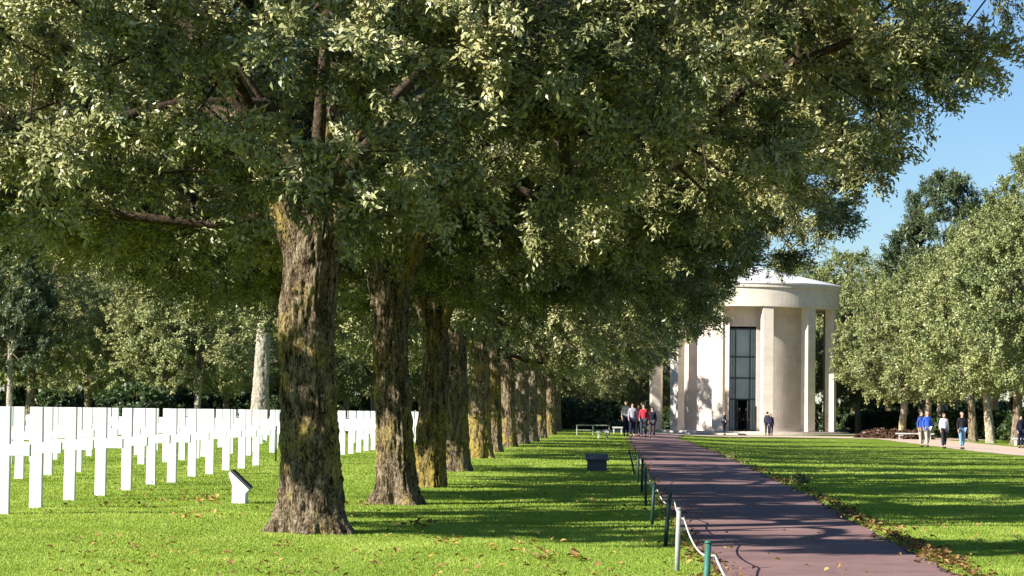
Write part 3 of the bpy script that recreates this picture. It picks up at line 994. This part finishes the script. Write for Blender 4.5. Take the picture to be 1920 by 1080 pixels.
M['rust_leaf'] = leaf_mat('rust_leaf', [(0.0, (0.10, 0.05, 0.03)), (0.6, (0.14, 0.075, 0.05)), (1.0, (0.2, 0.15, 0.08))], 0.1)
sh2 = (shB[0].copy(), shB[1])
sh2[0].materials.clear() if sh2[0].materials else None
for j, (px, Yd) in enumerate([(1648, 165), (1672, 163), (1712, 160)]):
    x, y = at_dist(px, Yd)
    shrub(x, y, j * 2.0, (1.2, 1, .6), sh2, 'low rust brown bush behind the stone bench to the right of the chapel', 'rust brown bushes', 'rust_leaf')

# ------------------------------------------------------------------ chapel
CX, CY = at_dist(1392, 187); CZ = -0.30
ch = empty('chapel', (CX, CY, CZ), -math.atan2(CX, CY))
tag(ch, 'round limestone chapel with square columns, shallow pale roof and tall glass door', 'chapel')


def ring(name, r_in, r_out, z0, z1, m, a0=0.0, a1=2 * math.pi, n=128, parent=ch, uvr=1.0, top=None):
    full = abs(a1 - a0 - 2 * math.pi) < 1e-6
    k = n if full else n + 1
    ang = np.linspace(a0, a1, n + 1)[:k]
    me = bpy.data.meshes.new(name)
    vs = []
    for r_, z in ((r_out, z0), (r_out, z1), (r_in, z1), (r_in, z0)):
        vs += [(r_ * math.sin(a), -r_ * math.cos(a), z) for a in ang]
    fs = []
    for s in range(4):
        s2 = (s + 1) % 4
        for i in range(n):
            i2 = (i + 1) % k
            fs.append((s * k + i, s * k + i2, s2 * k + i2, s2 * k + i))
    if not full:
        fs.append((0, k, 2 * k, 3 * k)); fs.append((k - 1, 4 * k - 1, 3 * k - 1, 2 * k - 1))
    me.from_pydata(vs, [], fs)
    uv = me.uv_layers.new(name='UVMap')
    for p in me.polygons:
        for li in p.loop_indices:
            v = me.vertices[me.loops[li].vertex_index].co
            a = math.atan2(v.x, -v.y)
            uv.data[li].uv = (a * r_out, v.z)
    me.update()
    o = link(name, me, m, parent)
    return o


def uvbox(me):
    uv = me.uv_layers.new(name='UVMap')
    for p in me.polygons:
        n = p.normal
        for li in p.loop_indices:
            v = me.vertices[me.loops[li].vertex_index].co
            uv.data[li].uv = (v.x + v.y, v.z) if abs(n.z) < .7 else (v.x, v.y)


ring('terrace', 0.05, 10.2, -0.05, 0.12, M['limestone_pink'])
ring('floor', 0.05, 8.2, 0.12, 0.26, M['limestone_pink'])
op = 1.02 / 5.6
ring('drum_wall', 5.2, 5.6, 0.26, 9.62, M['limestone_pink'], op, 2 * math.pi - op, 120)
ring('lintel_wall', 5.2, 5.6, 8.15, 9.62, M['limestone_pink'], -op, op, 8)
ring('soffit', 0.05, 7.0, 9.62, 9.8, M['limestone'])
ring('frieze', 7.0, 7.42, 9.62, 11.05, M['limestone'])
ring('cornice', 6.9, 7.55, 11.05, 11.32, M['limestone'])
ring('cornice_lip', 6.9, 7.62, 11.32, 11.42, M['roof'])
# shallow conical roof
mb = MB(); prof = [(7.62, 11.42), (7.5, 11.50), (5.0, 12.08), (2.5, 12.65), (0.6, 13.08), (0.0, 13.15)]
n = 96; vs, fs = [], []
for r_, z in prof[:-1]:
    vs += [(r_ * math.cos(2 * math.pi * k / n), r_ * math.sin(2 * math.pi * k / n), z) for k in range(n)]
for s in range(len(prof) - 2):
    fs += [(s * n + k, s * n + (k + 1) % n, (s + 1) * n + (k + 1) % n, (s + 1) * n + k) for k in range(n)]
vs.append((0, 0, prof[-1][1])); s = len(prof) - 2
fs += [(s * n + k, s * n + (k + 1) % n, len(vs) - 1) for k in range(n)]
mb.add(vs, fs); link('roof', mb.mesh('roof', True), M['roof'], ch)
colm = MB().box(0, 0, 0.0, .82, .70, 9.36).mesh('column', bevel=0.02)
uvbox(colm)
for k in range(12):
    a = math.radians(15 + 30 * k)
    o = link('column', colm, M['limestone'], ch, (6.95 * math.sin(a), -6.95 * math.cos(a), 0.26))
    o.rotation_euler = (0, 0, a)
# door: recessed frame, glass, open doorway with a painted-dark panel behind
fr = MB()
yf = -5.32
for xx, w in ((-0.98, .08), (-.55, .09), (.55, .09), (.98, .08)): fr.box(xx, yf, .26, w, .14, 7.86)
for zz in (.26, 2.6, 4.2, 5.8, 7.9): fr.box(0, yf - .003, zz, 2.0, .10, .10)
for xx in (-.77, .77): fr.box(xx, yf + .02, .36, .03, .06, 7.5)
fo = link('door_frame', fr.mesh('door_frame'), M['bronze'], ch)
gl = MB().box(-.77, yf + .03, .36, .36, .02, 7.6).box(.77, yf + .03, .36, .36, .02, 7.6).box(0, yf + .03, 2.7, 1.01, .02, 5.2)
link('pane', gl.mesh('pane'), M['glass'], fo)
dl = MB().box(-.42, yf - .35, .36, .05, .62, 2.2, 0.15).box(.42, yf - .35, .36, .05, .62, 2.2, -0.15)
link('door_leaf', dl.mesh('door_leaf'), M['bronze'], fo)
link('interior_shade_panel', MB().box(0, -3.9, .262, 1.9, .1, 7.8).box(0, -4.5, .262, .9, .6, .5).mesh('interior_shade_panel'), M['void'], ch)  # near-black boxes put in as the shade seen through the doorway


# ------------------------------------------------------------------ grave crosses
def cross_mesh():
    mb = MB()
    H, w, t, az, aw, ah = 1.12, .137, .085, .67, .275, .125
    prof = [(-w / 2, -.08), (w / 2, -.08), (w / 2 * .97, az - ah / 2), (aw, az - ah / 2), (aw, az + ah / 2), (w / 2 * .95, az + ah / 2),
            (w / 2 * .92, H), (-w / 2 * .92, H), (-w / 2 * .95, az + ah / 2), (-aw, az + ah / 2), (-aw, az - ah / 2), (-w / 2 * .97, az - ah / 2)]
    n = len(prof)
    vs = [(x, -t / 2, z) for x, z in prof] + [(x, t / 2, z) for x, z in prof]
    fs = [tuple(range(n)), tuple(range(n, 2 * n))[::-1]] + [(i, i + n, (i + 1) % n + n, (i + 1) % n) for i in range(n)]
    mb.add(vs, fs)
    return mb.mesh('grave_cross', bevel=0.008, seg=2)


cm = cross_mesh(); cm.materials.append(M['marble'])
GC = 'white marble grave crosses in rows'
cr0 = None
firstpx = [(5, 965), (67, 953), (130, 938), (188, 930), (237, 920), (283, 909), (322, 905), (360, 894), (393, 889), (424, 882), (453, 878.5), (480, 873)]
flab = ['nearest white cross, cut in half by the left edge of the picture', 'second nearest white cross, whole, at the left of the front row',
        'third cross of the front row counted from the left edge', 'fourth cross of the front row counted from the left edge', 'fifth cross of the front row counted from the left edge',
        'sixth cross of the front row counted from the left edge', 'seventh cross of the front row counted from the left edge', 'eighth cross of the front row counted from the left edge',
        'ninth cross of the front row counted from the left edge', 'tenth cross of the front row, left behind the slanted marker', 'eleventh cross of the front row, just above the slanted marker',
        'twelfth cross of the front row, right above the slanted marker']


def cross(x, y, label):
    global cr0
    if cr0 is None:
        o = link('grave_cross', cm); cr0 = o; tag(o, label, 'grave cross', GC)
    else:
        o = cr0.copy(); col.objects.link(o); o['label'] = label
    o.location = (x, y, 0)
    o.rotation_euler = (rnd.gauss(0, .004), rnd.gauss(0, .004), rnd.gauss(0.02, .02))
    return o


xf = []
for (px, py), lb in zip(firstpx, flab):
    x, y = ground_pt(px, py); xf.append((x, y)); cross(x, y, lb)
y = xf[-1][1]; X0 = sum(p[0] for p in xf) / 12
last = y
while y < 118:
    y += 2.12
    cross(X0 + .1, y, 'white cross of the front row farther back, glimpsed behind and between the oak trunks')
cnt = 0
for c in range(1, 9):
    xx = X0 - 2.5 * c
    y = 25.5 + (c % 2) * 1.05
    while y < 120:
        px = 1116 + xx * F_PX / y
        if px > -30 and cnt < 225 and not (y < 120 and c > 6 and rnd.random() < 0.25):
            cross(xx + rnd.gauss(0, .03) + (.55 if int(y / 2.12) % 2 else -.2) * (y > 55), y + rnd.gauss(0, .03), 'white cross in the %s row back from the front row of crosses' % ['', 'second', 'third', 'fourth', 'fifth', 'sixth', 'seventh', 'eighth', 'ninth'][c]); cnt += 1
        y += 2.12
print('crosses', cnt)
# beyond the nearest three hundred the rows read as one white mass
Pm = np.array([v.co[:] for v in cm.vertices]); fq = [list(p.vertices) for p in cm.polygons]
vs, fs = [], []
for yy in np.arange(121.0, 150, 2.12):
    for xx in np.arange(X0, -0.262 * yy, -1.25):
        b0 = len(vs); o_ = np.array([xx + rnd.gauss(0, .3), yy, 0])
        vs += (Pm + o_).tolist(); fs += [[i + b0 for i in f] for f in fq]
me = bpy.data.meshes.new('distant_crosses'); me.from_pydata(vs, [], fs); me.update()
tag(link('distant_crosses', me, M['marble']), 'farthest rows of white crosses merging into one pale band below the wood', 'grave crosses', kind='stuff')

# ------------------------------------------------------------------ small furniture
# slanted white marker by the crosses
x, y = ground_pt(450, 944)
mk = empty('grave_marker', (x, y, 0), 0.0)
hw = .078
body = MB()
prof = [(-.08, -.05), (.08, -.05), (.08, .12), (.125, .17), (-.105, .385), (-.125, .36), (-.08, .22)]   # (x,z)
n = len(prof); D = .26
vs = [(p[0], -D / 2, p[1]) for p in prof] + [(p[0], D / 2, p[1]) for p in prof]
fs = [tuple(range(n)), tuple(range(n, 2 * n))[::-1]] + [(i, i + n, (i + 1) % n + n, (i + 1) % n) for i in range(n)]
body.add(vs, fs)
link('marker_body', body.mesh('marker_body', bevel=.004), M['marble'], mk)
pl = MB(); a, b_ = (.128, .178), (-.098, .391); ox, oz = .012, .013
vs = [(a[0], -D / 2, a[1]), (b_[0], -D / 2, b_[1]), (b_[0] + ox, -D / 2, b_[1] + oz), (a[0] + ox, -D / 2, a[1] + oz)]
vs += [(v[0], D / 2, v[2]) for v in vs]
pl.add(vs, [(0, 1, 2, 3), (7, 6, 5, 4), (0, 4, 5, 1), (1, 5, 6, 2), (2, 6, 7, 3), (3, 7, 4, 0)])
link('plaque', pl.mesh('plaque'), M['slate'], mk)
tag(mk, 'small white slanted marker with dark sloping plate, left of the nearest oak', 'marker')

# granite plaque block on the verge
x, y = ground_pt(1119, 882.5)
bk = empty('stone_plinth', (x, y, 0), 0.04)
link('base', MB().box(0, 0, -.04, .38, .30, .24).mesh('base', bevel=.008), M['granite'], bk)
tp_ = MB(); tp_.prism([(-.20, .20), (.20, .20), (.20, .335), (-.20, .225)], -.23, .23)
link('sloping_top', tp_.mesh('sloping_top', bevel=.008), M['slate'], bk)
tag(bk, 'low dark granite block with sloping slate top, left of the rope posts', 'plinth')

# green stake by the crosses
x, y = ground_pt(517, 865)
st = link('marker_stake', MB().tube([(0, 0, -.1), (0, 0, .75)], .018, 8).tube([(0, 0, .75), (0, 0, .77)], [.024, .018], 8).mesh('marker_stake', True), M['dark_green'])
st.location = (x, y, 0)
tag(st, 'thin dark green stake among the crosses beside the nearest oak trunk', 'stake')

# rope posts
posts = []
PP_ = [((.57, 12.3), .47, 'green_paint', (.02, 0), 'bright green rope post cut by the bottom edge, nearest of all'),
       (ground_pt(1269, 1072), .445, 'grey_wood', (.012, 0), 'pale grey weathered rope post, second from the front'),
       (ground_pt(1246, 1027), .455, 'dark_green', (.045, 0), 'dark green rope post leaning right, just behind the pale grey one'),
       (ground_pt(1222, 985), .42, 'dark_green', (0.02, 0), 'fourth rope post from the front, dark green'),
       (ground_pt(1211, 950), .47, 'dark_green', (-.01, 0), 'fifth rope post from the front, dark green'),
       (ground_pt(1203, 924), .48, 'dark_green', (0.01, 0), 'sixth rope post from the front, dark green'),
       (ground_pt(1196, 905), .45, 'dark_green', (0, 0), 'seventh rope post from the front, dark green'),
       (ground_pt(1191, 889), .44, 'dark_green', (-.12, 0), 'farthest rope post, dark and leaning to the left')]
for (x, y), h, m, ln, lb in PP_:
    t = empty('rope_post', (x, y, 0))
    mb = MB().tube([(0, 0, -.08), (ln[0] * .5, 0, h * .5), (ln[0], 0, h)], [.018, .018, .0165], 12)
    link('stake', mb.mesh('stake', True), M[m], t)
    mb = MB().tube([(ln[0], 0, h), (ln[0], 0, h + .012)], [.022, .015], 12).tube([(ln[0] + .016, 0, h - .07), (ln[0] + .04, 0, h - .075), (ln[0] + .04, 0, h - .05)], .005, 6)
    link('cap', mb.mesh('cap', True), M[m], t)
    tag(t, lb, 'post', 'posts of the rope barrier beside the path')
    posts.append(Vector((x + ln[0] + .035, y, h - .06)))
rp = [Vector((.64, 8.6, .40))] + posts
mb = MB()
for a, b_ in zip(rp[:-1], rp[1:]):
    sag = .075 * (a - b_).length / 4
    pts = [a.lerp(b_, t / 14) - Vector((0, 0, sag * 4 * (t / 14) * (1 - t / 14))) for t in range(15)]
    mb.tube(pts, .0058, 7)
ro = link('barrier_rope', mb.mesh('barrier_rope', True), M['rope'])
tag(ro, 'thin pale rope sagging from post to post along the left edge of the path', 'rope')


def bench(px, py, L, w, h, m, label, rz=0.0, leg_m=None, slab=.09):
    x, y = ground_pt(px, py)
    t = empty('stone_bench', (x, y, float(gz(x, y))), rz)
    link('seat', MB().box(0, 0, h - slab, L, w, slab).mesh('seat', bevel=.01), m, t)
    for s in (-1, 1):
        link('leg', MB().box(s * L * .36, 0, -.05, L * .12, w * .8, h - slab + .05).mesh('leg', bevel=.008), leg_m or m, t)
    tag(t, label, 'bench', 'stone benches around the chapel')
    return t


bench(1130, 822, .55, .40, .34, M['marble_bench'], 'small white stone bench on the grass left of the path end', 0.1)
bench(1158, 814, .60, .42, .42, M['marble_bench'], 'short white stone bench beside the walking group on the path')
bench(1715, 824, 2.5, .5, .42, M['marble_bench'], 'long pale stone bench behind the walkers in blue', -0.1)
bench(1921, 836, 1.3, .5, .42, M['marble_bench'], 'white stone bench cut by the right edge of the picture', -0.2)
bench(1548, 815, 3.6, .5, .46, M['grey_stone'], 'long dark grey bench at the right foot of the chapel')
# railing bench left of the path
x, y = ground_pt(1112, 816)
t = empty('railing', (x, y, 0), 0.05)
mb = MB()
for xx in (-.85, 0.0, .85): mb.tube([(xx, 0, -.05), (xx, 0, .50)], .035, 8)
link('posts', mb.mesh('posts'), M['grey_wood'], t)
link('rail', MB().box(0, 0, .50, 1.8, .05, .045).box(0, .002, .25, 1.8, .04, .035).mesh('rail'), M['grey_wood'], t)
tag(t, 'low pale railing at the edge of the dark wood, left of the walking group', 'railing')


# ------------------------------------------------------------------ people
def skin_mesh(name, verts, edges, radii, root=0, sub=1):
    me = bpy.data.meshes.new('tmp')
    me.from_pydata(verts, edges, [])
    o = bpy.data.objects.new('tmp', me); col.objects.link(o)
    md = o.modifiers.new('s', 'SKIN')
    for i, r_ in enumerate(radii):
        sv = me.skin_vertices[0].data[i]
        sv.radius = r_ if isinstance(r_, tuple) else (r_, r_)
        sv.use_root = (i == root)
    md.use_smooth_shade = True
    sb = o.modifiers.new('u', 'SUBSURF'); sb.levels = sub; sb.render_levels = sub
    dg = bpy.context.evaluated_depsgraph_get(); dg.update()
    out = bpy.data.meshes.new_from_object(o.evaluated_get(dg))
    out.name = name
    bpy.data.objects.remove(o)
    return out


CLOTH = {}


def cloth(c):
    if c not in CLOTH:
        CLOTH[c] = simple('cloth', c, 0.85, 0.2, 18, 0.2, 0.2)
    return CLOTH[c]


def person(x, y, z, face, H, top, leg, hair, label, group, stride=0.0, hood=False, coat=0.0, arm=0.0, bag=None, wide=1.0):
    """face: heading (radians about Z, 0 looks towards -Y, the camera)"""
    s = H / 1.75
    t = empty('person', (x, y, z), face)
    t.scale = (s, s, s)
    sl = stride
    hipL, hipR = (-.09, 0, .92), (.09, 0, .92)
    kL, kR = (-.10, -.10 * sl * 1.6, .50), (.10, .06 * sl, .50)
    aL, aR = (-.10, -.28 * sl, .09), (.10, .32 * sl, .11 + .05 * abs(sl))
    tL, tR = (-.11, -.28 * sl - .16, .03), (.11, .32 * sl - .14, .03)
    shL, shR = (-.145 * wide, 0, 1.41), (.145 * wide, 0, 1.41)
    eL, eR = (-.20 * wide, .05 - .10 * arm, 1.14), (.205 * wide, .05 + .05 * arm, 1.14)
    wL, wR = (-.205 * wide, -.06 - .25 * arm, .90 + .18 * abs(arm)), (.215 * wide, -.04 + .1 * arm, .88)
    B = [(0, 0, .95), (0, 0, 1.12), (0, 0, 1.33), (0, 0, 1.45), (0, -.01, 1.53), (0, -.02, 1.62), (0, -.015, 1.70), (0, -.105, 1.62),
         hipL, kL, aL, tL, hipR, kR, aR, tR, shL, eL, wL, shR, eR, wR]
    R = [(.13, .10), (.12, .09), (.13, .10), .075, .055, (.085, .102), (.078, .09), .018,
         .085, .058, .038, .02, .085, .058, .038, .02, .055, .045, .028, .06, .045, .028]
    E = [(0, 1), (1, 2), (2, 3), (3, 4), (4, 5), (5, 6), (5, 7), (0, 8), (8, 9), (9, 10), (10, 11), (0, 12), (12, 13), (13, 14), (14, 15), (2, 16), (16, 17), (17, 18), (2, 19), (19, 20), (20, 21)]
    for wi, wv, sg in ((18, wL, -1), (21, wR, 1)):       # palm, four curled fingers and a thumb
        p = len(B); B.append((wv[0], wv[1] - .015, wv[2] - .075)); R.append((.034, .018)); E.append((wi, p))
        for k in range(4):
            f = len(B); dy = (k - 1.5) * .019
            B.append((wv[0] - sg * .006, wv[1] - .02 + dy, wv[2] - .125 + abs(k - 1.2) * .006)); R.append(.0085); E.append((p, f))
            B.append((wv[0] - sg * .022, wv[1] - .022 + dy, wv[2] - .155 + abs(k - 1.2) * .008)); R.append(.0075); E.append((f, f + 1))
        f = len(B); B.append((wv[0] - sg * .012, wv[1] - .055, wv[2] - .075)); R.append(.011); E.append((p, f))
        B.append((wv[0] - sg * .02, wv[1] - .07, wv[2] - .105)); R.append(.009); E.append((f, f + 1))
    link('body', skin_mesh('body', B, E, R), M['skin'], t)
    # jacket
    z0 = .84 - coat
    J = [(0, .0, 1.0), (0, 0, 1.2), (0, 0, 1.36), (0, .0, 1.47), (0, 0, z0), shL, eL, (wL[0], wL[1], wL[2] + .02), shR, eR, (wR[0], wR[1], wR[2] + .02)]
    JR = [(.165, .135), (.155, .13), (.15, .125), .08, (.175 + coat * .15, .15 + coat * .1), .075, .06, .05, .075, .06, .05]
    JR = [(r_[0] * wide, r_[1] * wide) if isinstance(r_, tuple) else r_ for r_ in JR]
    JE = [(0, 1), (1, 2), (2, 3), (0, 4), (2, 5), (5, 6), (6, 7), (2, 8), (8, 9), (9, 10)]
    link('jacket', skin_mesh('jacket', J, JE, JR, 0), cloth(top), t)
    T = [(0, .0, .96), hipL, kL, (aL[0], aL[1] + .01, aL[2] + .02), hipR, kR, (aR[0], aR[1] + .01, aR[2] + .02)]
    link('trousers', skin_mesh('trousers', T, [(0, 1), (1, 2), (2, 3), (0, 4), (4, 5), (5, 6)], [(.165, .125), .108, .078, .066, .108, .078, .066], 0), cloth(leg), t)
    for a_, b_ in ((aL, tL), (aR, tR)):
        link('shoe', skin_mesh('shoe', [(a_[0], a_[1] + .05, .045), (a_[0], a_[1] - .05, .05), (b_[0], b_[1], .035)], [(0, 1), (1, 2)], [.058, .06, .05], 0), cloth((.03, .025, .02)), t)
    if hood:
        link('hood', skin_mesh('hood', [(0, .03, 1.48), (0, .03, 1.60), (0, .02, 1.70)], [(0, 1), (1, 2)], [.11, .115, .09], 0), cloth(top), t)
    else:
        link('hair', skin_mesh('hair', [(0, .04, 1.56), (0, .035, 1.66), (0, .0, 1.735)], [(0, 1), (1, 2)], [.085, .105, .08], 0), cloth(hair), t)
    if bag:
        link('backpack', MB().box(0, .20, 1.02, .28, .16, .40, taper=.85).mesh('backpack', True, .04, 3), cloth(bag), t)
    tag(t, label, 'person', group)
    return t


def ppl(px, Yd, *a, dz=0.0, **k):
    x, y = at_dist(px, Yd)
    return person(x, y, float(gz(x, y)) + dz + .012, *a, **k)


G1, G2, G3 = 'walkers on the path', 'visitors in front of the chapel', 'walkers on the right hand path'
NAVY, BLK, DK = (.012, .014, .04), (.012, .012, .016), (.03, .022, .015)
ppl(1174, 126, 0.1, 1.86, (.55, .5, .47), NAVY, (.35, .27, .2), 'person in a white jacket at the left of the walking group', G1, stride=.5)
ppl(1186, 120, 0.05, 1.72, (.30, .29, .33), NAVY, DK, 'person in a grey jacket and dark trousers walking at the front of the group', G1, stride=.9, arm=.4)
ppl(1197, 124, 0, 1.68, (.07, .012, .02), BLK, DK, 'person in dark maroon half hidden between the grey and red jackets', G1, stride=.4)
ppl(1207, 121, -.1, 1.70, (.42, .03, .045), (.03, .04, .06), DK, 'person in a red jacket walking in the middle of the group', G1, stride=.5, coat=.08, arm=.5)
ppl(1223, 122, -.15, 1.58, (.014, .013, .025), (.06, .05, .06), BLK, 'person in a black coat with dark hair at the right of the walking group', G1, stride=.3, coat=.15, arm=.3)
ppl(1358, 176, .9, 1.72, (.085, .08, .10), NAVY, (.2, .15, .1), 'person in a grey jacket standing left of the chapel door', G2, stride=.3, arm=.8)
ppl(1439, 174, 2.9, 1.74, (.03, .03, .04), NAVY, DK, 'taller person in black in front of the column right of the chapel door', G2, stride=.2)
ppl(1446, 173, .3, 1.58, (.02, .02, .05), NAVY, DK, 'shorter person in dark clothes beside the taller one by the chapel column', G2, stride=.2, bag=(.5, .5, .55))
tc_ = [(1386, .0, 'left of the two dark figures in the chapel doorway'), (1399, .15, 'right of the two dark figures in the chapel doorway')]
for px, f, lb in tc_:
    x, y = at_dist(px, 181.6 - f)
    person(x, y, CZ + .272, 0.2, 1.8, BLK, BLK, BLK, 'person in black, ' + lb, G2)
x, y = at_dist(1532, 184.5)
person(x, y, CZ + .272, 1.2, 1.7, (.03, .03, .045), NAVY, DK, 'dark dressed person half hidden behind the rightmost chapel columns', G2)
ppl(1728, 118, .4, 1.72, (.03, .07, .32), (.42, .36, .30), (.2, .15, .1), 'person in a blue jacket and beige trousers, left of the walking pair in blue', G3, stride=.4)
ppl(1739, 117, .35, 1.75, (.035, .10, .50), (.45, .40, .34), (.28, .25, .22), 'person in a brighter blue jacket, right of the walking pair in blue', G3, stride=.6, wide=1.1)
ppl(1770, 113, .3, 1.66, (.72, .72, .76), (.035, .03, .045), (.12, .08, .05), 'person in a white jacket and dark trousers walking on the right hand path', G3, stride=.4)
ppl(1804, 111, .3, 1.72, (.014, .014, .02), (.18, .30, .48), (.30, .24, .18), 'person in a black jacket and light blue jeans on the right hand path', G3, stride=.4, wide=1.1)
ppl(1914, 118, .3, 1.6, (.01, .012, .025), NAVY, DK, 'dark dressed person standing behind the white bench at the right edge', G3)
bpy.context.view_layer.update()
